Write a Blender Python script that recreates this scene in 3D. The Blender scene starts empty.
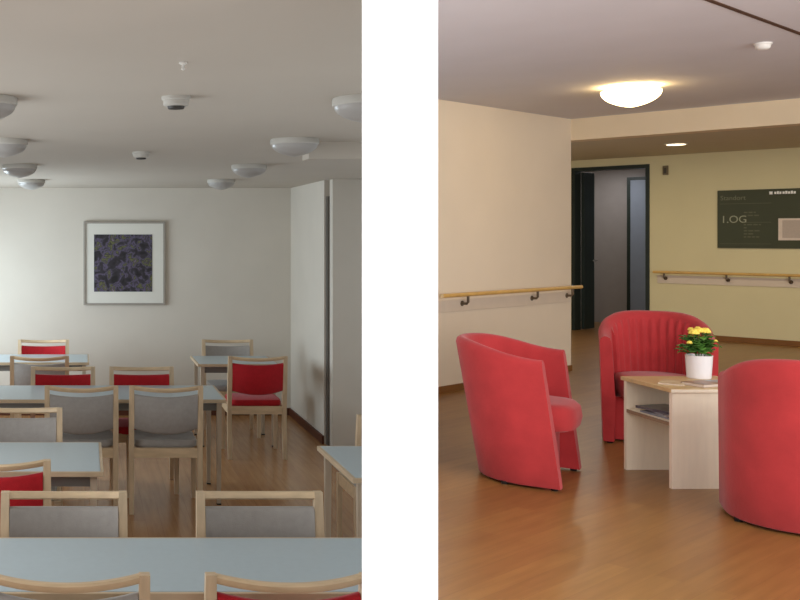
import bpy, bmesh, math, random
from mathutils import Vector, Matrix
random.seed(7)
R = math.radians
PI = math.pi
scene = bpy.context.scene
COL = scene.collection

# ------------------------------------------------------------------ camera, world, big lights
HC = 1.88                      # eye height over the dining room floor
cam_d = bpy.data.cameras.new('camera')
cam = bpy.data.objects.new('camera', cam_d)
COL.objects.link(cam)
cam.location = (0, 0, HC)
cam.rotation_euler = (R(90), 0, 0)
cam_d.sensor_width = 36
cam_d.lens = 45.0              # 1000 px over 800 px
cam_d.shift_x = 315 / 800
cam_d.shift_y = -64 / 800
cam_d.clip_start = 0.05
scene.camera = cam

w = bpy.data.worlds.new('world')
scene.world = w
w.use_nodes = True
bg = w.node_tree.nodes['Background']
bg.inputs[0].default_value = (0.93, 0.95, 1.0, 1)
bg.inputs[1].default_value = 1.0

def area(name, loc, rot, sx, sy, power, col=(1, 1, 1), spread=180):
    d = bpy.data.lights.new(name, 'AREA')
    d.shape = 'RECTANGLE'
    d.size, d.size_y = sx, sy
    d.energy = power
    d.color = col
    d.spread = R(spread)
    o = bpy.data.objects.new(name, d)
    COL.objects.link(o)
    o.location = loc
    o.rotation_euler = rot
    return o

# daylight through the dining room's window wall (on the left, out of frame)
area('daylight_rear_window', (-1.78, 9.0, 1.2), (R(88), 0, R(-90)), 2.0, 0.9, 62, (0.74, 0.90, 1.0))
area('daylight_front_window', (-1.78, 3.8, 1.5), (R(90), 0, R(-90)), 3.0, 1.4, 42, (0.86, 0.95, 1.0))
# added narrow strip light, unseen, that whitens only the end of the dividing wall
area('wall_end_fill', (0.63, 1.2, HC - 0.16), (R(90), 0, 0), 0.149, 1.7, 2.2, (1, 1, 1), 0.6)
# daylight from the glazed front of the lobby, behind and right of the viewer
area('lobby_front_glazing', (4.6, 0.6, 2.1), (R(84), 0, R(8)), 4.5, 1.8, 245, (1.0, 0.97, 0.94))

vs = scene.view_settings
vs.view_transform = 'Standard'
vs.look = 'None'
vs.exposure = 0.0
vs.gamma = 1.0
vs.use_curve_mapping = False

# ------------------------------------------------------------------ materials
def srgb(r, g, b):
    f = lambda c: (c / 255 / 12.92) if c / 255 <= 0.04045 else ((c / 255 + 0.055) / 1.055) ** 2.4
    return (f(r), f(g), f(b), 1)

def mat(name, col, rough=0.6, spec=0.4, noise=0.0, nscale=8.0, bump=0.0, bscale=60.0, stretch=None, sheen=0.0, col2=None):
    m = bpy.data.materials.new(name)
    m.use_nodes = True
    nt = m.node_tree
    b = nt.nodes['Principled BSDF']
    b.inputs['Roughness'].default_value = rough
    b.inputs['Specular IOR Level'].default_value = spec
    b.inputs['Base Color'].default_value = col
    if sheen:
        b.inputs['Sheen Weight'].default_value = sheen
        b.inputs['Sheen Roughness'].default_value = 0.5
    tc = nt.nodes.new('ShaderNodeTexCoord')
    mp = nt.nodes.new('ShaderNodeMapping')
    nt.links.new(tc.outputs['Object'], mp.inputs['Vector'])
    if stretch:
        mp.inputs['Scale'].default_value = stretch
    if noise or col2:
        n = nt.nodes.new('ShaderNodeTexNoise')
        n.inputs['Scale'].default_value = nscale
        n.inputs['Detail'].default_value = 4
        nt.links.new(mp.outputs[0], n.inputs['Vector'])
        r = nt.nodes.new('ShaderNodeValToRGB')
        r.color_ramp.elements[0].position = 0.3
        r.color_ramp.elements[1].position = 0.7
        c = col
        lo = tuple(x * (1 - noise) for x in c[:3]) + (1,)
        hi = tuple(min(1, x * (1 + noise)) for x in c[:3]) + (1,)
        if col2:
            lo, hi = col, col2
        r.color_ramp.elements[0].color = lo
        r.color_ramp.elements[1].color = hi
        nt.links.new(n.outputs['Fac'], r.inputs['Fac'])
        nt.links.new(r.outputs['Color'], b.inputs['Base Color'])
    if bump:
        n2 = nt.nodes.new('ShaderNodeTexNoise')
        n2.inputs['Scale'].default_value = bscale
        n2.inputs['Detail'].default_value = 3
        nt.links.new(mp.outputs[0], n2.inputs['Vector'])
        bp = nt.nodes.new('ShaderNodeBump')
        bp.inputs['Strength'].default_value = bump
        bp.inputs['Distance'].default_value = 0.01
        nt.links.new(n2.outputs['Fac'], bp.inputs['Height'])
        nt.links.new(bp.outputs['Normal'], b.inputs['Normal'])
    return m

def floor_mat(name, c1, c2, c3, angle, rough):
    """wood look sheet flooring: long strips of slightly different brown, with grain"""
    m = bpy.data.materials.new(name)
    m.use_nodes = True
    nt = m.node_tree
    L = nt.links
    b = nt.nodes['Principled BSDF']
    tc = nt.nodes.new('ShaderNodeTexCoord')
    mp = nt.nodes.new('ShaderNodeMapping')
    mp.inputs['Rotation'].default_value = (0, 0, angle)
    L.new(tc.outputs['Object'], mp.inputs['Vector'])
    br = nt.nodes.new('ShaderNodeTexBrick')
    br.inputs['Color1'].default_value = c1
    br.inputs['Color2'].default_value = c2
    br.inputs['Mortar'].default_value = c3
    br.inputs['Scale'].default_value = 1.0
    br.inputs['Mortar Size'].default_value = 0.0015
    br.inputs['Brick Width'].default_value = 1.1
    br.inputs['Row Height'].default_value = 0.10
    L.new(mp.outputs[0], br.inputs['Vector'])
    mp2 = nt.nodes.new('ShaderNodeMapping')
    mp2.inputs['Scale'].default_value = (1.2, 14, 1)
    L.new(mp.outputs[0], mp2.inputs['Vector'])
    n = nt.nodes.new('ShaderNodeTexNoise')
    n.inputs['Scale'].default_value = 2.2
    n.inputs['Detail'].default_value = 5
    L.new(mp2.outputs[0], n.inputs['Vector'])
    mx = nt.nodes.new('ShaderNodeMix')
    mx.data_type = 'RGBA'
    mx.blend_type = 'MULTIPLY'
    mx.inputs['Factor'].default_value = 0.55
    r = nt.nodes.new('ShaderNodeValToRGB')
    r.color_ramp.elements[0].position = 0.3
    r.color_ramp.elements[0].color = (0.62, 0.58, 0.52, 1)
    r.color_ramp.elements[1].position = 0.68
    r.color_ramp.elements[1].color = (1, 1, 1, 1)
    L.new(n.outputs['Fac'], r.inputs['Fac'])
    L.new(br.outputs['Color'], mx.inputs['A'])
    L.new(r.outputs['Color'], mx.inputs['B'])
    L.new(mx.outputs['Result'], b.inputs['Base Color'])
    b.inputs['Roughness'].default_value = rough
    b.inputs['Specular IOR Level'].default_value = 0.5
    return m

M = {}
M['dining_wall'] = mat('dining wall paint', srgb(214, 206, 194), 0.8, 0.2, 0.02, 3)
M['dining_ceiling'] = mat('dining ceiling paint', srgb(196, 187, 175), 0.85, 0.2, 0.02, 2)
M['white_paint'] = mat('white wall paint', (0.93, 0.93, 0.93, 1), 0.7, 0.2, 0.004, 3)
M['dining_floor'] = floor_mat('dining floor', srgb(172, 126, 84), srgb(182, 136, 92), srgb(158, 114, 76), R(90), 0.24)
M['gap_shade'] = mat('painted door gap shade', srgb(104, 98, 92), 0.7, 0.2, 0.05)
M['red_base'] = mat('reddish brown baseboard', srgb(92, 52, 36), 0.5, 0.3, 0.08, 6)
M['brown_base'] = mat('brown baseboard', srgb(132, 88, 46), 0.5, 0.3, 0.08, 6)
M['beech'] = mat('beech wood', srgb(204, 179, 147), 0.42, 0.4, 0.12, 6, stretch=(6, 6, 1.2))
M['beech_x'] = mat('beech wood rail', srgb(208, 181, 146), 0.40, 0.4, 0.12, 6, stretch=(1.2, 6, 6))
M['grey_fabric'] = mat('grey upholstery', srgb(158, 151, 145), 0.8, 0.25, 0.06, 30, 0.15, 260, sheen=0.2)
M['red_fabric'] = mat('red upholstery', srgb(176, 22, 32), 0.8, 0.25, 0.08, 30, 0.15, 260, sheen=0.15)
M['table_top'] = mat('pale blue grey laminate', srgb(176, 189, 195), 0.30, 0.5, 0.02, 40)
M['table_edge'] = mat('beech table edging', srgb(196, 172, 142), 0.4, 0.4, 0.1, 8)
M['table_leg'] = mat('greyish beech', srgb(188, 170, 148), 0.42, 0.4, 0.10, 6, stretch=(6, 6, 1.2))
M['table_metal'] = mat('grey metal', srgb(120, 116, 110), 0.4, 0.5, 0.04)
M['black'] = mat('black plastic', srgb(22, 22, 22), 0.5, 0.4, 0.1)
M['opal_off'] = mat('unlit opal glass', srgb(172, 168, 164), 0.3, 0.5, 0.02)
M['white_plastic'] = mat('white plastic', srgb(232, 230, 224), 0.4, 0.4, 0.02)
M['fitting'] = mat('greyish white plastic', srgb(196, 192, 184), 0.4, 0.4, 0.02)  # plain greyer tone of white plastic
M['dark_plastic'] = mat('dark vent plastic', srgb(60, 56, 52), 0.5, 0.4, 0.05)
M['silver'] = mat('silver frame', srgb(158, 150, 140), 0.35, 0.5, 0.05)
M['mat_board'] = mat('passepartout', srgb(226, 222, 212), 0.9, 0.1, 0.01)
M['lobby_wall'] = mat('lobby wall paint', srgb(232, 218, 196), 0.8, 0.2, 0.02, 2)
M['sign_wall'] = mat('yellowish wall paint', srgb(224, 214, 172), 0.8, 0.2, 0.02, 2)
M['lobby_beam'] = mat('lobby beam paint', srgb(228, 212, 184), 0.8, 0.2, 0.02, 2)
M['lobby_ceiling'] = mat('lobby ceiling paint', srgb(216, 214, 218), 0.85, 0.2, 0.02, 2)
M['soffit'] = mat('soffit paint', srgb(206, 196, 172), 0.85, 0.2, 0.02, 2)
M['lobby_floor'] = floor_mat('lobby floor', srgb(152, 110, 60), srgb(140, 98, 54), srgb(134, 94, 52), R(-38), 0.33)
M['rail_wood'] = mat('oak handrail', srgb(214, 172, 98), 0.35, 0.5, 0.1, 10)
M['bracket'] = mat('handrail bracket metal', srgb(96, 80, 62), 0.4, 0.5, 0.05)
M['plate'] = mat('wall guard', srgb(220, 205, 186), 0.5, 0.4, 0.02)
M['dark_frame'] = mat('dark green door frame', srgb(34, 44, 38), 0.45, 0.4, 0.1)
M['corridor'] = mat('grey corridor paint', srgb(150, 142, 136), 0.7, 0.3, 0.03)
M['blue_door'] = mat('blue grey door', srgb(138, 146, 158), 0.5, 0.4, 0.03)
M['velour'] = mat('red velour', srgb(176, 54, 56), 0.85, 0.15, 0.10, 7, 0.12, 45, sheen=0.2)
M['birch'] = mat('pale birch board', srgb(246, 234, 210), 0.45, 0.4, 0.03, 5, stretch=(8, 8, 1))
M['table_wood'] = mat('birch table top', srgb(206, 176, 122), 0.3, 0.5, 0.08, 6, stretch=(1, 6, 6))
M['board_edge'] = mat('dark board edge', srgb(150, 126, 98), 0.6, 0.3, 0.05)
M['pot'] = mat('white glazed ceramic', srgb(240, 236, 236), 0.25, 0.5, 0.01)
M['soil'] = mat('soil', srgb(50, 36, 26), 0.95, 0.1, 0.3, 60)
M['leaf'] = mat('green leaves', srgb(50, 96, 34), 0.5, 0.4, col2=srgb(92, 140, 52), nscale=25)
M['yellow'] = mat('yellow petals', srgb(242, 216, 96), 0.6, 0.3, 0.08, 30)
M['stem'] = mat('green stem', srgb(84, 120, 50), 0.6, 0.3, 0.1)
M['sign'] = mat('dark green sign panel', srgb(64, 68, 44), 0.45, 0.4, 0.05, 4)
M['sign_text'] = mat('pale sign lettering', srgb(168, 170, 146), 0.6, 0.2, 0.01)
M['sign_dim'] = mat('dim sign lettering', srgb(104, 106, 84), 0.6, 0.2, 0.01)
M['sign_mid'] = mat('mid sign lettering', srgb(128, 130, 106), 0.6, 0.2, 0.01)
M['sign_white'] = mat('white sign lettering', srgb(250, 250, 246), 0.6, 0.2, 0.01)
M['paper'] = mat('paper notice', srgb(226, 212, 198), 0.8, 0.1, 0.03, 30)
M['paper_grey'] = mat('grey print', srgb(192, 178, 166), 0.8, 0.1, 0.05, 60)
M['mag_dark'] = mat('dark magazine cover', srgb(52, 52, 66), 0.3, 0.5, col2=srgb(120, 116, 116), nscale=16)
M['mag_grey'] = mat('grey magazine cover', srgb(150, 150, 152), 0.3, 0.5, col2=srgb(96, 100, 116), nscale=14)
M['mag_cream'] = mat('cream magazine cover', srgb(226, 208, 172), 0.35, 0.5, col2=srgb(190, 164, 120), nscale=14)
M['mag_brown'] = mat('brown magazine cover', srgb(168, 112, 70), 0.35, 0.5, col2=srgb(112, 84, 48), nscale=12)
M['mag_blue'] = mat('blue grey magazine cover', srgb(162, 168, 166), 0.3, 0.5, col2=srgb(110, 126, 150), nscale=10)
M['seam'] = mat('dark ceiling seam', srgb(92, 70, 58), 0.8, 0.1, 0.05)

def emis(name, col, strength):
    m = bpy.data.materials.new(name)
    m.use_nodes = True
    b = m.node_tree.nodes['Principled BSDF']
    b.inputs['Base Color'].default_value = (0.9, 0.88, 0.82, 1)
    b.inputs['Emission Color'].default_value = col
    b.inputs['Emission Strength'].default_value = strength
    return m
M['opal_on'] = emis('lit opal glass', (1.0, 0.70, 0.30, 1), 11.0)
M['down_on'] = emis('lit downlight', (1.0, 0.84, 0.52, 1), 3.5)

def art_mat():
    m = bpy.data.materials.new('abstract dark painting')
    m.use_nodes = True
    nt = m.node_tree
    L = nt.links
    b = nt.nodes['Principled BSDF']
    b.inputs['Roughness'].default_value = 0.5
    tc = nt.nodes.new('ShaderNodeTexCoord')
    n = nt.nodes.new('ShaderNodeTexNoise')
    n.inputs['Scale'].default_value = 13
    n.inputs['Detail'].default_value = 6
    n.inputs['Distortion'].default_value = 0.5
    L.new(tc.outputs['Object'], n.inputs['Vector'])
    r = nt.nodes.new('ShaderNodeValToRGB')
    e = r.color_ramp.elements
    e[0].position = 0.32
    e[0].color = srgb(18, 16, 18)
    e[1].position = 0.47
    e[1].color = srgb(50, 44, 52)
    for p, c in ((0.54, srgb(96, 86, 112)), (0.575, srgb(40, 38, 40)), (0.61, srgb(108, 108, 64)), (0.65, srgb(56, 50, 54)), (0.74, srgb(140, 124, 140))):
        k = e.new(p)
        k.color = c
    L.new(n.outputs['Fac'], r.inputs['Fac'])
    L.new(r.outputs['Color'], b.inputs['Base Color'])
    return m
M['art'] = art_mat()

# ------------------------------------------------------------------ helpers
def obj(name, bm, m, parent=None, smooth=False, angle=40, M4=None):
    bmesh.ops.recalc_face_normals(bm, faces=bm.faces[:])
    me = bpy.data.meshes.new(name)
    bm.to_mesh(me)
    bm.free()
    me.materials.append(M[m] if isinstance(m, str) else m)
    if smooth:
        for p in me.polygons:
            p.use_smooth = True
        me.set_sharp_from_angle(angle=R(angle))
    o = bpy.data.objects.new(name, me)
    COL.objects.link(o)
    if parent:
        o.parent = parent
    if M4 is not None:
        o.matrix_world = M4
    return o

def tag(o, label, cat, group=None):
    o['label'] = label
    o['category'] = cat
    if group:
        o['group'] = group
    return o

def thing(name, label, cat, loc=(0, 0, 0), rz=0, group=None):
    o = bpy.data.objects.new(name, None)
    COL.objects.link(o)
    o.location = loc
    o.rotation_euler = (0, 0, rz)
    return tag(o, label, cat, group)

def struct(name, bm, m, M4=None, smooth=False):
    o = obj(name, bm, m, M4=M4, smooth=smooth)
    o['kind'] = 'structure'
    return o

def box(bm, x0, x1, y0, y1, z0, z1, bev=0.0, T=None):
    vs_ = [bm.verts.new((x, y, z)) for x in (x0, x1) for y in (y0, y1) for z in (z0, z1)]
    f = [(0, 1, 3, 2), (4, 6, 7, 5), (0, 4, 5, 1), (2, 3, 7, 6), (0, 2, 6, 4), (1, 5, 7, 3)]
    fs = [bm.faces.new([vs_[i] for i in q]) for q in f]
    if bev:
        es = list({e for fc in fs for e in fc.edges})
        r = bmesh.ops.bevel(bm, geom=es, offset=bev, segments=2, profile=0.7, affect='EDGES')
        vs_ = list({v for v in r['verts']} | {v for v in vs_ if v.is_valid})
    if T is not None:
        for v in vs_:
            v.co = T @ v.co
    return bm

def prism(bm, pts, z0, z1):
    a = [bm.verts.new((x, y, z0)) for x, y in pts]
    b = [bm.verts.new((x, y, z1)) for x, y in pts]
    n = len(pts)
    bm.faces.new(a[::-1])
    bm.faces.new(b)
    for i in range(n):
        bm.faces.new((a[i], a[(i + 1) % n], b[(i + 1) % n], b[i]))
    return bm

def loft(bm, rings, cap=True, closed=True):
    vr = [[bm.verts.new(p) for p in r] for r in rings]
    n = len(vr[0])
    for i in range(len(vr) - 1):
        for j in range(n if closed else n - 1):
            k = (j + 1) % n
            bm.faces.new((vr[i][j], vr[i][k], vr[i + 1][k], vr[i + 1][j]))
    if cap:
        bm.faces.new(vr[0][::-1])
        bm.faces.new(vr[-1])
    return bm

def lathe(bm, prof, seg=32, c=(0, 0, 0)):
    rings = []
    for r, z in prof:
        rings.append([(c[0] + r * math.cos(2 * PI * k / seg), c[1] + r * math.sin(2 * PI * k / seg), c[2] + z) for k in range(seg)])
    return loft(bm, rings)

def bar(bm, pts, wx, wy):
    """rectangular section (wx by wy) swept through mostly vertical points"""
    rings = []
    for p in pts:
        s = p[3] if len(p) > 3 else 1.0
        a, b = wx / 2 * s, wy / 2 * s
        rings.append([(p[0] - a, p[1] - b, p[2]), (p[0] + a, p[1] - b, p[2]), (p[0] + a, p[1] + b, p[2]), (p[0] - a, p[1] + b, p[2])])
    return loft(bm, rings)

def tube(bm, pts, r, seg=12):
    pts = [Vector(p) for p in pts]
    rings = []
    for i, p in enumerate(pts):
        d = (pts[min(i + 1, len(pts) - 1)] - pts[max(i - 1, 0)]).normalized()
        a = d.orthogonal().normalized() if abs(d.z) > 0.9 else Vector((0, 0, 1)).cross(d).normalized()
        b = d.cross(a)
        rings.append([tuple(p + r * (math.cos(2 * PI * k / seg) * a + math.sin(2 * PI * k / seg) * b)) for k in range(seg)])
    return loft(bm, rings)

def B():
    return bmesh.new()

def dup(root, loc, rz, label, group=None, name=None):
    r = root.copy()
    COL.objects.link(r)
    r.location = loc
    r.rotation_euler = (0, 0, rz)
    r['label'] = label
    if group:
        r['group'] = group
    for ch in list(root.children):
        c = ch.copy()
        COL.objects.link(c)
        c.parent = r
        for g in ch.children:
            d = g.copy()
            COL.objects.link(d)
            d.parent = c
    return r

# ================================================================== DINING ROOM (left), floor at z = 0
YB = 10.5                        # back wall
ZC = 2.384                       # ceiling
XL = -1.9
def wl(Y):                       # left face of the dividing wall
    return 0.706 + 0.348 * (Y - 2.0) - 0.06

struct('floor', prism(B(), [(XL, -1.5), (0.5, -1.5), (0.6, 2.0), (0.64, 2.36), (wl(2.36), 2.36), (wl(8.7), 8.7), (3.0, YB + 0.2), (XL, YB + 0.2)], -0.1, 0), 'dining_floor')
struct('ceiling', prism(B(), [(XL, -1.5), (0.5, -1.5), (0.6, 1.99), (0.70, 2.34), (wl(2.4), 2.4), (wl(8.7), 8.7), (3.0, YB + 0.2), (XL, YB + 0.2)], ZC, ZC + 0.1), 'dining_ceiling')
struct('wall_back', box(B(), XL - 0.1, 3.0, YB, YB + 0.15, 0, ZC), 'dining_wall')
# window wall on the left: piers, sill and head left standing around the openings
bm = B()
box(bm, XL - 0.15, XL, -1.5, YB, 0, 0.85)
box(bm, XL - 0.15, XL, -1.5, YB, 2.32, ZC)
for y0, y1 in ((-1.5, 2.2), (5.4, 7.8), (10.1, YB)):
    box(bm, XL - 0.15, XL, y0, y1, 0.85, 2.32)
struct('wall_left', bm, 'dining_wall')
# recess with dark gap strip and wide pier on the right
struct('wall_right', prism(B(), [(2.16, 9.03), (2.30, 9.03), (2.30, YB), (2.16, YB)], 0, ZC), 'dining_wall')
bm = B(); box(bm, 2.175, 2.225, 8.97, 9.03, 0.0, 2.236)
struct('gap_strip', bm, 'gap_shade')  # solid strip, the gap's shade put into its colour
struct('wall_pier', prism(B(), [(2.195, 8.86), (2.86, 8.86), (2.86, 8.97), (2.195, 8.97)], 0, ZC), 'dining_wall')
bm = B(); box(bm, 1.20, 1.77, 5.36, 5.52, 2.295, ZC)
struct('ceiling_beam', bm, 'dining_ceiling')
bm = B(); box(bm, XL, 2.16, YB - 0.02, YB, 0, 0.075, 0.004)
struct('baseboard_back', bm, 'red_base')
bm = B(); box(bm, 2.14, 2.16, 9.03, YB - 0.02, 0, 0.075, 0.004)
struct('baseboard_right', bm, 'red_base')

# dividing wall added to make the white strip, its end towards the viewer
struct('wall_added_strip', prism(B(), [(0.554, 2.0), (0.706, 2.0), (3.042, 8.71), (2.982, 8.71), (wl(2.35), 2.35), (0.657, 2.35)], 0, 3.2), 'white_paint')

# ------------------------------------------------------------------ dining chairs
ZT = 0.87
def arc_y(x, hw, bulge):         # the back bows away from the sitter
    return -bulge * (1 - (x / hw) ** 2)

def make_chair(name, label, fab, loc, rz, group):
    t = thing(name, label, 'chair', loc, rz, group)
    hw = 0.25
    yb = -0.24
    lean = lambda z: yb - 0.05 * max(0, (z - 0.45)) / 0.42 + 0.0
    for s in (-1, 1):
        x = s * (hw - 0.018)
        obj('back_post', bar(B(), [(x, yb - 0.03, 0, 0.8), (x, yb, 0.25), (x, lean(0.45), 0.45), (x, lean(0.66), 0.66), (x, lean(ZT), ZT, 0.9)], 0.036, 0.038), 'beech', t, True)
        obj('leg', bar(B(), [(x, 0.155, 0, 0.75), (x, 0.15, 0.44)], 0.038, 0.038), 'beech', t)
    # seat frame
    bm = B()
    box(bm, -hw + 0.036, hw - 0.036, yb - 0.014, yb + 0.014, 0.375, 0.44)
    box(bm, -hw + 0.04, hw - 0.04, 0.138, 0.162, 0.375, 0.44)
    for s in (-1, 1):
        x = s * (hw - 0.018)
        box(bm, x - 0.012, x + 0.012, yb + 0.015, 0.138, 0.375, 0.44)
    obj('seat_frame', bm, 'beech_x', t)
    # top rail, bowed
    n = 13
    def strip(z0, z1_, th, off, hwid, bulge, sag=0.0, r=0.3, dip=0.0):
        bm = B()
        rings = []
        for i in range(n):
            x = -hwid + 2 * hwid * i / (n - 1)
            d = arc_y(x, hwid, bulge)
            zz0 = z0 - sag * (1 - (x / hwid) ** 2)
            z1 = z1_ - dip * (1 - (x / hwid) ** 2)
            y0 = lean(zz0) + d + off
            y1 = lean(z1) + d + off
            c = th * r
            hz = min(c, (z1 - zz0) * 0.3)
            rings.append([(x, y0 - th / 2 + c, zz0), (x, y0 + th / 2 - c, zz0), (x, y0 + th / 2, zz0 + hz), (x, y1 + th / 2, z1 - hz),
                          (x, y1 + th / 2 - c, z1), (x, y1 - th / 2 + c, z1), (x, y1 - th / 2, z1 - hz), (x, y0 - th / 2, zz0 + hz)])
        return loft(bm, rings)
    obj('top_rail', strip(ZT - 0.027, ZT + 0.001, 0.030, 0, hw - 0.030, 0.05, 0.013, 0.22, 0.013), 'beech_x', t, True)
    obj('backrest', strip(0.575, ZT - 0.058, 0.045, 0.0, hw - 0.037, 0.05, 0.03, 0.3, 0.013), fab, t, True, 60)
    # seat pad
    bm = B()
    rings = []
    for i, (f, z) in enumerate(((0.96, 0.435), (1.0, 0.445), (1.0, 0.470), (0.97, 0.487), (0.85, 0.494))):
        a = 0.222 * f
        ring = []
        for k in range(24):
            th = 2 * PI * (k + 0.5) / 24
            cx, cy = math.cos(th), math.sin(th)
            e = 0.28
            ring.append((a * math.copysign(abs(cx) ** e, cx), 0.0 + -0.022 + 0.195 * f * math.copysign(abs(cy) ** e, cy), z))
        rings.append(ring)
    loft(bm, rings)
    obj('seat', bm, fab, t, True, 50)
    return t

OFF = 0.275                      # from chair origin to its backrest
GA = 'chairs standing at the dining tables'
def px(x, Y):
    return (x - 85) * Y / 1000
seats = [  # colour, centre px, backrest distance, faces viewer?, label
    ('grey', px(67, 3.01), 3.005, 0, 'grey chair at lower left corner, nearest to viewer, back turned, front table beyond it'),
    ('red', px(287, 3.01), 3.005, 0, 'red chair nearest to viewer, back turned, at front table beside the dividing wall'),
    ('grey', px(64, 3.95), 3.935, 1, 'grey chair facing viewer across front table, the left one of the two'),
    ('grey', px(259, 3.95), 3.935, 1, 'grey chair facing viewer across front table, the right one of the two'),
    ('red', px(-4, 4.53), 4.53, 0, 'red chair at left edge, back turned, on near side of the second table'),
    ('grey', px(20, 5.87), 5.87, 1, 'grey chair at left edge facing viewer behind the second table'),
    ('grey', px(81.5, 6.76), 6.76, 0, 'grey chair with back turned at long middle table, left one of the pair'),
    ('grey', px(166, 6.76), 6.76, 0, 'grey chair with back turned at long middle table, right one, legs on open floor'),
    ('red', px(63, 7.72), 7.72, 1, 'red chair facing viewer behind long middle table, left one of the two'),
    ('red', px(141.5, 7.72), 7.72, 1, 'red chair facing viewer behind long middle table, right one below the framed picture'),
    ('grey', px(39.5, 8.42), 8.44, 0, 'grey chair with back turned at the far left table by the back wall'),
    ('red', px(43.5, 9.74), 9.74, 1, 'red chair facing viewer against back wall behind the far left table'),
    ('red', px(257.5, 8.42), 8.42, 0, 'red chair with back turned at the far right table, near recess in right wall'),
    ('grey', px(227.5, 9.74), 9.74, 1, 'grey chair facing viewer against back wall behind the far right table'),
]
proto = {}
for c, X, Yb, face, lab in seats:
    rz = PI if face else 0
    Y = Yb - OFF if face else Yb + OFF
    if c not in proto:
        proto[c] = make_chair('dining_chair', lab, c + '_fabric', (X, Y, 0), rz, GA)
    else:
        dup(proto[c], (X, Y, 0), rz, lab, GA)
nc = dup(proto['grey'], (1.535 + 0.1875, 5.66 + OFF, 0), 0, 'narrow chair post just showing behind small side table, at edge of dividing wall', GA)
nc.scale = (0.75, 1, 1)

# ------------------------------------------------------------------ dining tables
def make_table(label, x0, x1, y0, y1, group='pale blue grey dining tables'):
    cx, cy = (x0 + x1) / 2, (y0 + y1) / 2
    a, b = (x1 - x0) / 2, (y1 - y0) / 2
    t = thing('dining_table', label, 'table', (cx, cy, 0), 0, group)
    obj('tabletop', box(B(), -a + .003, a - .003, -b + .003, b - .003, 0.712, 0.742, 0.003), 'table_top', t)
    bm = B()
    e = 0.012
    box(bm, -a - e, a + e, -b - e, -b + .003, 0.7165, 0.7405, 0.002)
    box(bm, -a - e, a + e, b - .003, b + e, 0.7165, 0.7405, 0.002)
    box(bm, -a - e, -a + .003, -b + .003, b - .003, 0.7165, 0.7405)
    box(bm, a - .003, a + e, -b + .003, b - .003, 0.7165, 0.7405)
    obj('edge_band', bm, 'table_edge', t)
    bm = B()
    i = 0.05
    box(bm, -a + i, a - i, -b + i, -b + i + .02, 0.655, 0.712)
    box(bm, -a + i, a - i, b - i - .02, b - i, 0.655, 0.712)
    box(bm, -a + i, -a + i + .02, -b + i + .02, b - i - .02, 0.655, 0.712)
    box(bm, a - i - .02, a - i, -b + i + .02, b - i - .02, 0.655, 0.712)
    obj('apron', bm, 'table_metal', t)
    for sx in (-1, 1):
        for sy in (-1, 1):
            x, y = sx * (a - 0.035), sy * (b - 0.035)
            l = obj('leg', bar(B(), [(x, y, 0.008, 0.75), (x, y, 0.711)], 0.034, 0.034), 'table_leg', t)
            obj('glide', bar(B(), [(x, y, 0.0), (x, y, 0.010)], 0.03, 0.03), 'black', l)
    return t
make_table('wide pale blue table across the foreground with four chairs', -1.40, 1.045, 3.20, 3.77)
make_table('pale blue table at left edge in second row, between red and grey chairs', -1.30, px(101, 4.84), 4.84, 5.52)
make_table('long pale blue table in the middle row with four chairs', -0.95, px(225, 6.95), 6.97, 7.62)
make_table('far left pale blue table near back wall between grey and red chairs', -1.30, px(88, 9.0), 9.02, 9.62)
make_table('far right pale blue table near back wall, between grey and red chairs', px(199, 8.9), 1.72, 8.9, 9.5)
make_table('narrow pale blue table jutting out from the dividing wall', 1.272, 1.56, 4.71, 5.42)

# ------------------------------------------------------------------ framed picture
pw = YB
x0, x1 = px(83.5, pw), px(165, pw)
z0, z1 = HC - (305 - 236) * pw / 1000, HC - (221.5 - 236) * pw / 1000
t = thing('framed_picture', 'square framed abstract dark print in pale mount on back wall', 'picture', ((x0 + x1) / 2, pw, (z0 + z1) / 2))
a, b = (x1 - x0) / 2, (z1 - z0) / 2
bm = B()
f = 0.022
box(bm, -a, a, -0.035, -0.002, b - f, b, .003); box(bm, -a, a, -0.035, -0.002, -b, -b + f, .003)
box(bm, -a, -a + f, -0.035, -0.002, -b + f, b - f, .003); box(bm, a - f, a, -0.035, -0.002, -b + f, b - f, .003)
obj('frame', bm, 'silver', t)
obj('mount', box(B(), -a + f, a - f, -0.022, -0.004, -b + f, b - f), 'mat_board', t)
obj('artwork', box(B(), px(94, pw) - px(124.25, pw), px(152, pw) - px(124.25, pw), -0.026, -0.021, -0.297, 0.302), 'art', t)

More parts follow.
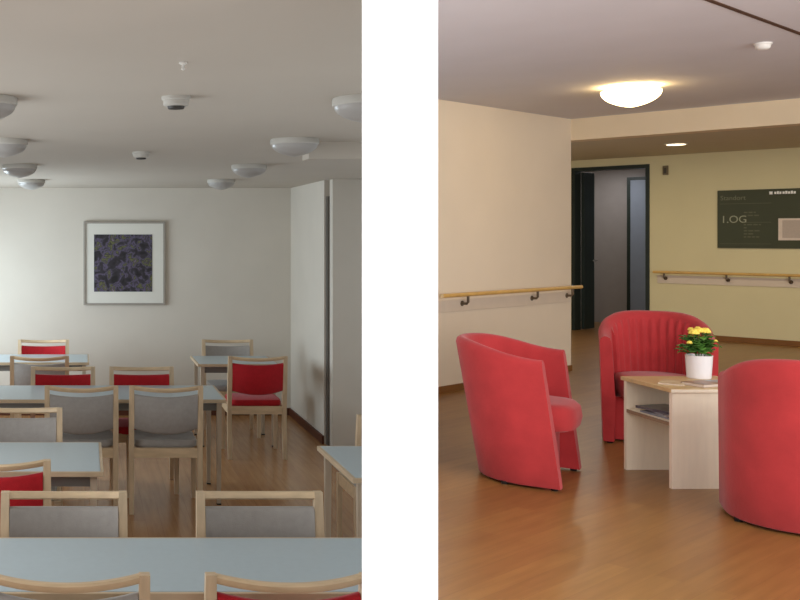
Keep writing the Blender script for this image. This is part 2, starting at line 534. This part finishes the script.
# ------------------------------------------------------------------ dining ceiling fittings
def dome(label, X, Y, r=0.14, group='unlit dome lamps on the dining room ceiling'):
    t = thing('ceiling_lamp', label, 'ceiling lamp', (X, Y, ZC), 0, group)
    obj('base_ring', lathe(B(), [(r * 0.98, 0), (r, -0.006), (r, -0.026), (r * .97, -0.03)], 36), 'fitting', t, True)
    pr = [(r * .97, -0.028)] + [(r * .95 * math.cos(q * PI / 20) ** 1.45, -0.030 - 0.062 * math.sin(q * PI / 20)) for q in range(0, 10)] + [(0.004, -0.092)]
    obj('lamp_shade', lathe(B(), pr, 36), 'opal_off', t, True)
for lab, X, Y in (('unlit dome lamp nearest viewer in the left row, cut by left edge', -0.372, 3.65),
                  ('second nearest unlit dome lamp in the left ceiling row', -0.425, 5.25),
                  ('third nearest unlit dome lamp in the left ceiling row', -0.465, 7.1),
                  ('farthest unlit dome lamp in the left ceiling row', -0.48, 8.95),
                  ('unlit dome lamp nearest viewer in the right row, beside dividing wall', 1.03, 3.65),
                  ('second nearest unlit dome lamp in the right row, beside ceiling beam', 1.09, 5.2),
                  ('third nearest unlit dome lamp in the right ceiling row', 1.165, 7.1),
                  ('farthest unlit dome lamp in the right ceiling row', 1.22, 8.95)):
    dome(lab, X, Y, 0.125)

def detector(label, X, Y, z, r=0.046, group='smoke detectors on the dining room ceiling'):
    t = thing('smoke_detector', label, 'smoke detector', (X, Y, z), 0, group)
    obj('base', lathe(B(), [(r * 1.15, 0), (r * 1.15, -0.010), (r * 1.05, -0.014)], 28), 'fitting', t, True)
    obj('housing', lathe(B(), [(r, -0.013), (r, -0.030), (r * .86, -0.035)], 28), 'fitting', t, True)
    obj('sensor_cage', lathe(B(), [(r * .7, -0.034), (r * .62, -0.044), (r * .2, -0.046)], 24), 'dark_plastic', t, True)
detector('larger looking smoke detector nearer to viewer on dining room ceiling', px(176, 3.62), 3.62, ZC)
detector('smaller looking smoke detector farther back on dining room ceiling', px(141, 6.0), 6.0, ZC)
t = thing('ceiling_hook', 'tiny white fitting on dining ceiling in front of the smoke detectors', 'ceiling fitting', (px(183, 2.9), 2.9, ZC))
obj('rosette', lathe(B(), [(0.012, 0), (0.012, -0.004), (0.005, -0.008)], 16), 'white_plastic', t, True)
obj('stem', lathe(B(), [(0.004, -0.006), (0.004, -0.016), (0.006, -0.02), (0.002, -0.024)], 12), 'white_plastic', t, True)

# ================================================================== LOBBY (right), floor 0.48 m higher
ZF = 0.48
TH = R(38.3)
U = Vector((math.cos(TH), math.sin(TH)))
V = Vector((-U.y, U.x))
CC = Vector((5.054, 10.4))
LM = Matrix.Translation((CC.x, CC.y, ZF)) @ Matrix.Rotation(TH, 4, 'Z')
def loc2(x, y):
    p = CC + U * x + V * y
    return (p.x, p.y)
ZH = 2.615                        # main ceiling over lobby floor
ZS = 2.52                         # soffit behind the beam
DB = 4.51                         # back wall

struct('floor_lobby', prism(B(), [(0.70, 1.5), (0.69, 2.05), (3.01, 8.68), loc2(-2.55, 0.05), loc2(-0.3, 0.05), loc2(-0.3, 3.3), loc2(7.2, 3.3), loc2(7.2, -5.2), (6.6, 1.5)], ZF - 0.1, ZF), 'lobby_floor')
struct('ceiling_lobby', prism(B(), [(0.70, 1.5), (0.69, 2.05), (3.01, 8.68), loc2(-2.55, 0.05), loc2(0, 0.05), loc2(0, -5.2), (6.6, 1.5)], ZF + ZH, ZF + ZH + 0.08), 'lobby_ceiling')
bm = B(); box(bm, -2.56, 0, 0, 0.2, 0, ZH)
struct('wall_lobby_left', bm, 'lobby_wall', LM)
bm = B(); box(bm, 0, 0.22, -5.2, 0.2, 2.393, ZH + 0.08)
struct('ceiling_lobby_beam', bm, 'lobby_beam', LM)
bm = B(); box(bm, 0.22, DB, -5.2, 3.3, ZS, ZS + 0.1)
struct('ceiling_lobby_rear', bm, 'soffit', LM)
S0, S1, HD = 1.075, 2.165, 2.41
bm = B()
box(bm, DB, DB + 0.16, -5.2, S0, 0, ZS); box(bm, DB, DB + 0.16, S1, 3.3, 0, ZS); box(bm, DB, DB + 0.16, S0, S1, HD, ZS)
struct('wall_lobby_back', bm, 'sign_wall', LM)
bm = B(); box(bm, 0.0, DB, -5.4, -5.2, 0, ZS); struct('wall_lobby_light_stop', bm, 'sign_wall', LM)  # unseen wall added to keep outside light off the rear lobby
bm = B(); box(bm, -0.3, DB, 3.3, 3.4, 0, ZS); struct('wall_lobby_side_stop', bm, 'sign_wall', LM)  # unseen too, added to close the rear lobby against outside light
# corridor beyond the door
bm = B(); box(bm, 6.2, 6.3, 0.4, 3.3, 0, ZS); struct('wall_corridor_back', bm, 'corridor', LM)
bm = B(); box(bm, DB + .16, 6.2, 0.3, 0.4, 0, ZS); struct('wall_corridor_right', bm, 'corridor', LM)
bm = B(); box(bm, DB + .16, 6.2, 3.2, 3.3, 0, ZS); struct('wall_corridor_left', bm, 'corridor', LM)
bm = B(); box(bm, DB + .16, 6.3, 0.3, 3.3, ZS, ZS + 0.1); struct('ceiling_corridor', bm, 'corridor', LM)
# baseboards
bm = B(); box(bm, -2.5, 0.0, -0.015, 0, 0, 0.06, .003); struct('baseboard_left', bm, 'brown_base', LM)
bm = B(); box(bm, DB - 0.015, DB, -5.2, S0 - 0.06, 0, 0.07, .003); struct('baseboard_far', bm, 'brown_base', LM)
# ceiling seam: shallow dark joint strip parallel to the left wall
d = Vector(((5.17 * .627), 5.17)) - CC
ys = d.dot(V)
bm = B(); box(bm, -6.5, 0, ys - 0.013, ys + 0.013, ZH - 0.004, ZH); struct('trim_ceiling_seam', bm, 'seam', LM)

# door opening with dark frame
def dframe(y0, y1, h, x, wd, dp, m):
    bm = B()
    box(bm, x - dp, x + dp, y0 - 0.0, y0 + wd, 0, h); box(bm, x - dp, x + dp, y1 - wd, y1, 0, h); box(bm, x - dp, x + dp, y0 + wd, y1 - wd, h - wd, h)
    return bm
dr = struct('door_1', dframe(S0, S1, HD, DB + 0.08, 0.05, 0.095, 'dark_frame'), 'dark_frame', LM)
lf = obj('door_leaf', box(B(), DB + 0.18, DB + 0.50, S1 - 0.10, S1 - 0.052, 0.01, HD - 0.06, .004), 'dark_frame', dr)
hb = B(); tube(hb, [(DB + 0.45, S1 - 0.11, 1.03), (DB + 0.45, S1 - 0.16, 1.03), (DB + 0.33, S1 - 0.16, 1.03)], 0.01)
obj('door_handle', hb, 'table_metal', lf, True)
d2 = struct('door_2', dframe(1.1, 2.09, 2.33, 6.19, 0.05, 0.03, 'dark_frame'), 'dark_frame', LM)
obj('door_leaf', box(B(), 6.165, 6.195, 1.15, 2.04, 0.01, 2.28), 'blue_door', d2)

# handrails
def handrail(label, x0, x1, y0, y1, z, brs, horiz):
    """a rail along local x (horiz) or local y, standing off the wall on short brackets"""
    t = thing('handrail', label, 'handrail', (0, 0, 0))
    t.matrix_world = LM
    if horiz:
        obj('rail', tube(B(), [(x0, y0, z), (x1 - .02, y0, z), (x1, y0, z)], 0.018, 16), 'rail_wood', t, True)
        obj('wall_guard', box(B(), x0, -0.02, -0.012, -0.001, z - 0.155, z - 0.045, .003), 'plate', t)
    else:
        obj('rail', tube(B(), [(x0, y0, z), (x0, y1, z)], 0.018, 16), 'rail_wood', t, True)
        obj('wall_guard', box(B(), DB - 0.012, DB - 0.001, y0, y1 - 0.03, z - 0.155, z - 0.045, .003), 'plate', t)
    for q in brs:
        bm = B()
        if horiz:
            tube(bm, [(q, -0.01, z - 0.085), (q, y0 + .012, z - 0.085), (q, y0, z - 0.07), (q, y0, z - 0.018)], 0.012, 10)
            tube(bm, [(q, -0.014, z - 0.085), (q, -0.020, z - 0.085)], 0.025, 14)
        else:
            tube(bm, [(DB - .01, q, z - 0.085), (x0 + .012, q, z - 0.085), (x0, q, z - 0.07), (x0, q, z - 0.018)], 0.012, 10)
            tube(bm, [(DB - .014, q, z - 0.085), (DB - .020, q, z - 0.085)], 0.025, 14)
        obj('bracket', bm, 'bracket', t, True)
handrail('wooden handrail on metal brackets along left lobby wall, end sticking out', -2.5, 0.07, -0.075, 0, 0.872, (-2.08, -0.83, -0.12), True)
handrail('wooden handrail on metal brackets along far lobby wall under the sign', DB - 0.07, 0, -5.0, 1.0, 0.90, (0.86, 0.09, -0.62, -1.5, -2.4), False)

# directory sign
t = thing('directory_sign', 'dark green directory panel with pale lettering on far lobby wall', 'sign')
t.matrix_world = LM @ Matrix.Translation((DB, 0.215, 0))
obj('panel', box(B(), -0.022, -0.001, -1.55, 0, 1.24, 2.005, .002), 'sign', t)
def text(name, s, size, y, z, m, parent, ext=0.001):
    c = bpy.data.curves.new(name, 'FONT')
    c.body = s
    c.size = size
    c.extrude = ext
    tmp = bpy.data.objects.new(name, c)
    me = bpy.data.meshes.new_from_object(tmp)
    bpy.data.objects.remove(tmp)
    me.materials.clear()
    me.materials.append(M[m])
    o = bpy.data.objects.new(name, me)
    COL.objects.link(o)
    o.parent = parent
    o.matrix_parent_inverse = Matrix()
    # text x runs towards local -y, text up = z, text faces local -x
    o.matrix_local = Matrix(((0, 0, -1, -0.0235), (-1, 0, 0, y), (0, 1, 0, z), (0, 0, 0, 1)))
    return o
text('floor_lettering', '1.OG', 0.135, -0.04, 1.575, 'sign_text', t)
text('heading_lettering', 'Standort', 0.085, -0.035, 1.875, 'sign_mid', t)
def strips(name, lst, m):
    bm = B()
    for y0, y1, z0, z1 in lst:
        box(bm, -0.0245, -0.022, -y1, -y0, z0, z1)
    return obj(name, bm, m, t)
ln = [(0.03, 0.62, 1.822, 1.828), (0.30, 0.62, 1.575, 1.581), (0.03, 0.62, 1.295, 1.30)]
random.seed(3)
for z in (1.70, 1.66, 1.54, 1.50, 1.46, 1.42, 1.38):
    y = 0.31
    while y < 0.34 + random.random() * 0.22:
        l = 0.02 + random.random() * 0.04
        ln.append((y, y + l, z, z + 0.016))
        y += l + 0.014
strips('small_lettering', ln, 'sign_dim')
strips('white_emblem', [(0.60, 0.635, 1.935, 1.972)], 'sign_white')
for word in ((0.655, 3, .022), (0.745, 5, .024)):
    strips('white_word', [(word[0] + k * (word[2] + .006), word[0] + k * (word[2] + .006) + word[2], 1.938, 1.968 + .006 * (k % 2)) for k in range(word[1])], 'sign_white')
pn = obj('paper_notice', box(B(), -0.027, -0.022, -1.12, -0.70, 1.345, 1.625), 'paper', t)
obj('notice_print', box(B(), -0.0285, -0.027, -1.08, -0.745, 1.375, 1.60), 'paper_grey', pn)

# little wall box beside the door
t = thing('wall_sensor', 'small grey box high on far lobby wall beside the doorway', 'sensor')
t.matrix_world = LM @ Matrix.Translation((DB, 0.86, 2.31))
obj('housing', box(B(), -0.035, -0.001, -0.032, 0.032, -0.065, 0.065, .006), mat('grey box', srgb(120, 108, 84), 0.5, 0.4, 0.03), t)
obj('cover', box(B(), -0.04, -0.034, -0.018, 0.018, -0.045, 0.035, .002), mat('dark box cover', srgb(74, 66, 54), 0.5, 0.4, 0.03), t)

# lobby ceiling fittings
zl = ZF + ZH
lx, ly = px(631, 8.12), 8.12
t = thing('ceiling_lamp', 'glowing round dome lamp on lobby ceiling', 'ceiling lamp', (lx, ly, zl))
obj('base_plate', lathe(B(), [(0.12, 0), (0.12, -0.030), (0.10, -0.037)], 40), 'white_plastic', t, True)
pr = [(0.215, -0.036), (0.222, -0.042)] + [(0.221 * math.cos(q * PI / 24) ** 1.4, -0.044 - 0.125 * math.sin(q * PI / 24)) for q in range(0, 12)] + [(0.004, -0.169)]
obj('lamp_shade', lathe(B(), pr, 48), 'opal_on', t, True)
t = thing('downlight', 'lit flat downlight in lowered ceiling behind the lobby beam', 'downlight')
t.location = (px(676, 12.15), 12.15, ZF + ZS)
obj('rim', lathe(B(), [(0.125, 0), (0.125, -0.008), (0.105, -0.010)], 32), 'white_plastic', t, True)
obj('diffuser', lathe(B(), [(0.104, -0.006), (0.10, -0.014), (0.02, -0.016)], 32), 'down_on', t, True)
t = thing('smoke_detector', 'white smoke detector on lobby ceiling', 'smoke detector', (px(763, 6.3), 6.3, zl))
obj('base', lathe(B(), [(0.05, 0), (0.05, -0.008), (0.046, -0.012)], 28), 'white_plastic', t, True)
obj('housing', lathe(B(), [(0.044, -0.011), (0.040, -0.030), (0.03, -0.040), (0.01, -0.043)], 28), 'white_plastic', t, True)
# warm light of the downlights further along the rear lobby ceiling, and an added unseen fill for the corridor
for lyy in (1.2, -0.6, -2.4):
    p = LM @ Vector((2.6, lyy, ZS - 0.02))
    area('rear_downlight', p, (0, 0, 0), 0.2, 0.2, 11, (1.0, 0.86, 0.62))
p = LM @ Vector((5.4, 2.2, ZS - 0.02))
area('corridor_fill', p, (0, 0, 0), 0.6, 0.2, 11, (0.95, 0.95, 1.0))

# ------------------------------------------------------------------ red tub armchairs
def tub(label, loc, face, pleats=False, rise=0.11):
    t = thing('armchair', label, 'armchair', loc, face, 'red tub armchairs')
    W, LN, TK = 0.35, 0.18, 0.072
    NA = 28
    path = []
    for i in range(7):
        path.append((W, LN * (1 - i / 6.0), 0))
    for i in range(1, NA):
        a_ = PI * i / NA
        path.append((W * math.cos(a_), -W * math.sin(a_), math.sin(a_)))
    for i in range(7):
        path.append((-W, LN * i / 6.0, 0))
    def rim(y):
        f = (LN - y) / (LN + W)
        return 0.715 + rise * (f * f * (3 - 2 * f))
    def pos(p, z, inset):
        x, y, _ = p
        # inward normal
        if y >= 0:
            nx, ny = -math.copysign(1, x), 0
        else:
            nx, ny = -x / W, -y / W
        s = 0.94 + 0.06 * z / 0.8
        k = z / 0.8
        X = (x + nx * inset) * s
        Y = (y + ny * inset) * s - 0.118 * k + 0.03
        return (X, Y, z)
    rings = []
    for p in path:
        zr = rim(p[1])
        r = []
        for q in (0.014, 0.02, 0.2, 0.38, 0.56):
            r.append(pos(p, q if q < .03 else 0.04 + (zr - 0.09) * q / 0.56 * 0.9, 0.0 if q > 0.015 else 0.006))
        r.append(pos(p, zr - 0.035, 0.0))
        r.append(pos(p, zr - 0.012, 0.010))
        r.append(pos(p, zr, 0.030))
        r.append(pos(p, zr - 0.002, TK - 0.026))
        r.append(pos(p, zr - 0.014, TK - 0.008))
        r.append(pos(p, zr - 0.04, TK))
        r.append(pos(p, zr * 0.6, TK + 0.01))
        r.append(pos(p, 0.30, TK + 0.015))
        r.append(pos(p, 0.014, TK))
        rings.append(r)
    bm = B()
    loft(bm, rings)
    sh = obj('shell', bm, 'velour', t, True, 45)
    if pleats:
        bm = B()
        rr = []
        n = 72
        for i in range(n + 1):
            a_ = PI * (0.10 + 0.80 * i / n)
            dd = TK + 0.012 + 0.010 * math.cos(i * PI / 3)
            p = (W * math.cos(a_), -W * math.sin(a_), 0)
            zr = rim(p[1])
            rr.append([pos(p, 0.42, TK + 0.0), pos(p, 0.42, dd + .012), pos(p, 0.55, dd + .008), pos(p, zr - 0.10, dd), pos(p, zr - 0.035, TK - 0.004)])
        loft(bm, rr)
        obj('back_cushion', bm, 'velour', t, True, 80)
    # seat: D shaped cushion, a little proud of the arms
    def dring(z, f, fr):
        r = []
        wi = (W - TK - 0.012) * (0.94 + 0.05 * z)
        for i in range(25):
            a_ = PI * i / 24
            r.append((wi * f * math.cos(a_), -wi * f * math.sin(a_) - 0.02, z))
        m = 9
        for i in range(1, m + 1):
            q = i / (m + 1)
            x = -1 + 2 * q
            r.append((wi * f * x, fr * (1 - abs(x) ** 5) , z))
        return r
    bm = B()
    loft(bm, [dring(0.30, 0.96, LN + 0.02), dring(0.31, 1.0, LN + 0.05), dring(0.36, 1.0, LN + 0.062), dring(0.42, 1.0, LN + 0.052), dring(0.445, 0.95, LN + 0.02), dring(0.452, 0.8, LN - 0.05)])
    obj('seat', bm, 'velour', t, True, 55)
    bm = B()
    box(bm, -W * .9 + TK - .01, W * .9 - TK + .01, LN - 0.13, LN - 0.09, 0.014, 0.305)
    obj('front_panel', bm, 'velour', t)
    for x in (-W * 0.82, W * 0.82):
        for y in (LN - 0.02, -0.10):
            obj('foot', lathe(B(), [(0.018, 0), (0.022, 0.018)], 14, (x, y, 0)), 'black', t, True)
    return t
def facing(dx, dy):
    return math.atan2(dy, dx) - PI / 2
tub('red tub armchair by the left lobby wall, seen from its side', (2.62, 5.83, ZF), facing(0.815, -0.58), False, 0.09)
tub('red tub armchair facing viewer behind the coffee table, in front of doorway', (3.885, 6.80, ZF), facing(-0.42, -0.9), True, 0.15)
tub('red tub armchair in right foreground, back turned, cut by right edge', (3.512, 4.88, ZF), facing(0.42, 0.91), False, 0.12)

# ------------------------------------------------------------------ coffee table
TA = R(1)
t = thing('coffee_table', 'pale birch coffee table with open shelf between the red armchairs', 'coffee table', (3.247, 5.53, ZF), TA)
TW, TD, HT = 0.56, 0.48, 0.556
obj('side_panel', box(B(), 0, TW, 0, 0.028, 0, HT - 0.022, .002), 'birch', t)
obj('side_panel', box(B(), 0, TW, TD - 0.028, TD, 0, HT - 0.022, .002), 'birch', t)
tp = obj('tabletop', box(B(), -0.012, TW + 0.012, -0.014, TD + 0.014, HT - 0.022, HT, .002), 'table_wood', t)
obj('edge_strip', box(B(), -0.014, TW + 0.014, -0.0155, -0.013, HT - 0.0205, HT - 0.003), 'birch', tp)
sf = obj('shelf', box(B(), 0.004, TW - 0.02, 0.028, TD - 0.028, 0.345, 0.365), 'birch', t)
obj('shelf_edge', box(B(), 0.0, 0.0045, 0.028, TD - 0.028, 0.345, 0.365), 'board_edge', sf)
TM = Matrix.Translation((3.247, 5.53, ZF)) @ Matrix.Rotation(TA, 4, 'Z')
def magazine(label, x, y, z, wd, ln_, th, rot, m, group):
    o = thing('magazine', label, 'magazine', (0, 0, 0), 0, group)
    o.matrix_world = TM @ Matrix.Translation((x, y, z)) @ Matrix.Rotation(R(rot), 4, 'Z')
    obj('pages', box(B(), -wd / 2 + .002, wd / 2 - .002, -ln_ / 2 + .002, ln_ / 2 - .002, 0.0008, th - .001), 'paper', o)
    bm = B()
    box(bm, -wd / 2, wd / 2, -ln_ / 2, ln_ / 2, th - .001, th)
    box(bm, -wd / 2, wd / 2, -ln_ / 2, ln_ / 2, 0, 0.0009)
    box(bm, -wd / 2 - 0.001, -wd / 2, -ln_ / 2, ln_ / 2, 0, th)
    obj('cover', bm, m, o)
G1 = 'magazines on the coffee table top'
magazine('cream magazine lying at front left on the coffee table top', 0.13, 0.20, HT, 0.13, 0.18, 0.008, -40, 'mag_cream', G1)
magazine('brown magazine lying near middle of the coffee table top', 0.25, 0.12, HT, 0.14, 0.17, 0.016, -70, 'mag_brown', G1)
magazine('blue grey magazine beside white plant pot on the coffee table top', 0.42, 0.16, HT, 0.19, 0.24, 0.008, 12, 'mag_blue', G1)
G2 = 'magazines on the coffee table shelf'
zz = 0.366
for lab, x, y, r_, th, m in (('bottom magazine, grey, of the pile on coffee table shelf', .14, .22, 4, .010, 'mag_grey'),
                             ('middle magazine, grey, of the pile on coffee table shelf', .16, .25, -9, .010, 'mag_grey'),
                             ('top magazine, dark covered, of the pile on coffee table shelf', .15, .27, 14, .014, 'mag_dark')):
    magazine(lab, x, y, zz, .21, .28, th, r_, m, G2)
    zz += th

# ------------------------------------------------------------------ potted plant
t = thing('potted_plant', 'yellow flowering plant in white ceramic pot on coffee table', 'potted plant')
t.matrix_world = TM @ Matrix.Translation((0.405, 0.40, HT))
obj('pot', lathe(B(), [(0.060, 0), (0.064, 0.004), (0.072, 0.134), (0.073, 0.138), (0.069, 0.138), (0.067, 0.122)], 40), 'pot', t, True)
obj('soil', lathe(B(), [(0.066, 0.114), (0.066, 0.124), (0.01, 0.128)], 24), 'soil', t, True)
random.seed(11)
bm = B()
for i in range(150):
    a_ = random.random() * 2 * PI
    el = random.uniform(0.05, 1.35)
    rr = random.uniform(0.02, 0.088)
    c = Vector((math.cos(a_) * math.cos(el) * rr, math.sin(a_) * math.cos(el) * rr, 0.142 + math.sin(el) * rr * 1.45))
    d = Vector((math.cos(a_), math.sin(a_), random.uniform(-0.25, 0.7))).normalized()
    s = d.cross(Vector((0, 0, 1))).normalized()
    n = s.cross(d)
    l, wd = random.uniform(0.036, 0.056), random.uniform(0.018, 0.028)
    P = []
    for tt, ww, dr in ((0, .15, 0), (.3, .85, .004), (.6, 1, .004), (.85, .6, 0), (1, .08, -.006)):
        P.append([c + d * l * tt - s * wd * ww + n * (dr + .004), c + d * l * tt + n * dr, c + d * l * tt + s * wd * ww + n * (dr + .004)])
    vv = [[bm.verts.new(q) for q in r] for r in P]
    for a0, b0 in zip(vv, vv[1:]):
        bm.faces.new((a0[0], a0[1], b0[1], b0[0]))
        bm.faces.new((a0[1], a0[2], b0[2], b0[1]))
fo = obj('foliage', bm, 'leaf', t, True, 80)
sm = fo.modifiers.new('thickness', 'SOLIDIFY')
sm.thickness = 0.0012
for (x, y, z, s) in ((-0.050, -0.03, 0.272, 1.5), (-0.018, -0.035, 0.282, 1.3), (0.022, -0.025, 0.278, 1.5), (0.012, 0.03, 0.288, 1.0), (-0.03, 0.03, 0.285, 0.9),
                     (-0.088, -0.05, 0.215, 0.8), (0.055, -0.065, 0.225, 0.7), (0.05, 0.02, 0.262, 0.8)):
    bm = B()
    for ly_, (n_, rad, up) in enumerate(((8, 0.021, 0.0), (7, 0.016, 0.005), (5, 0.010, 0.010))):
        for k in range(n_):
            a_ = 2 * PI * k / n_ + ly_ * .4
            c = Vector((x + math.cos(a_) * rad * s * .6, y + math.sin(a_) * rad * s * .6, z + up * s))
            bmesh.ops.create_icosphere(bm, subdivisions=1, radius=0.0095 * s, matrix=Matrix.Translation(c) @ Matrix.Diagonal((1, 1, .65, 1)))
    fl = obj('flower', bm, 'yellow', t, True, 80)
    bm = B()
    tube(bm, [(x * .3, y * .3, 0.128), (x * .7, y * .7, 0.2), (x, y, z)], 0.0025, 6)
    obj('stalk', bm, 'stem', fl)
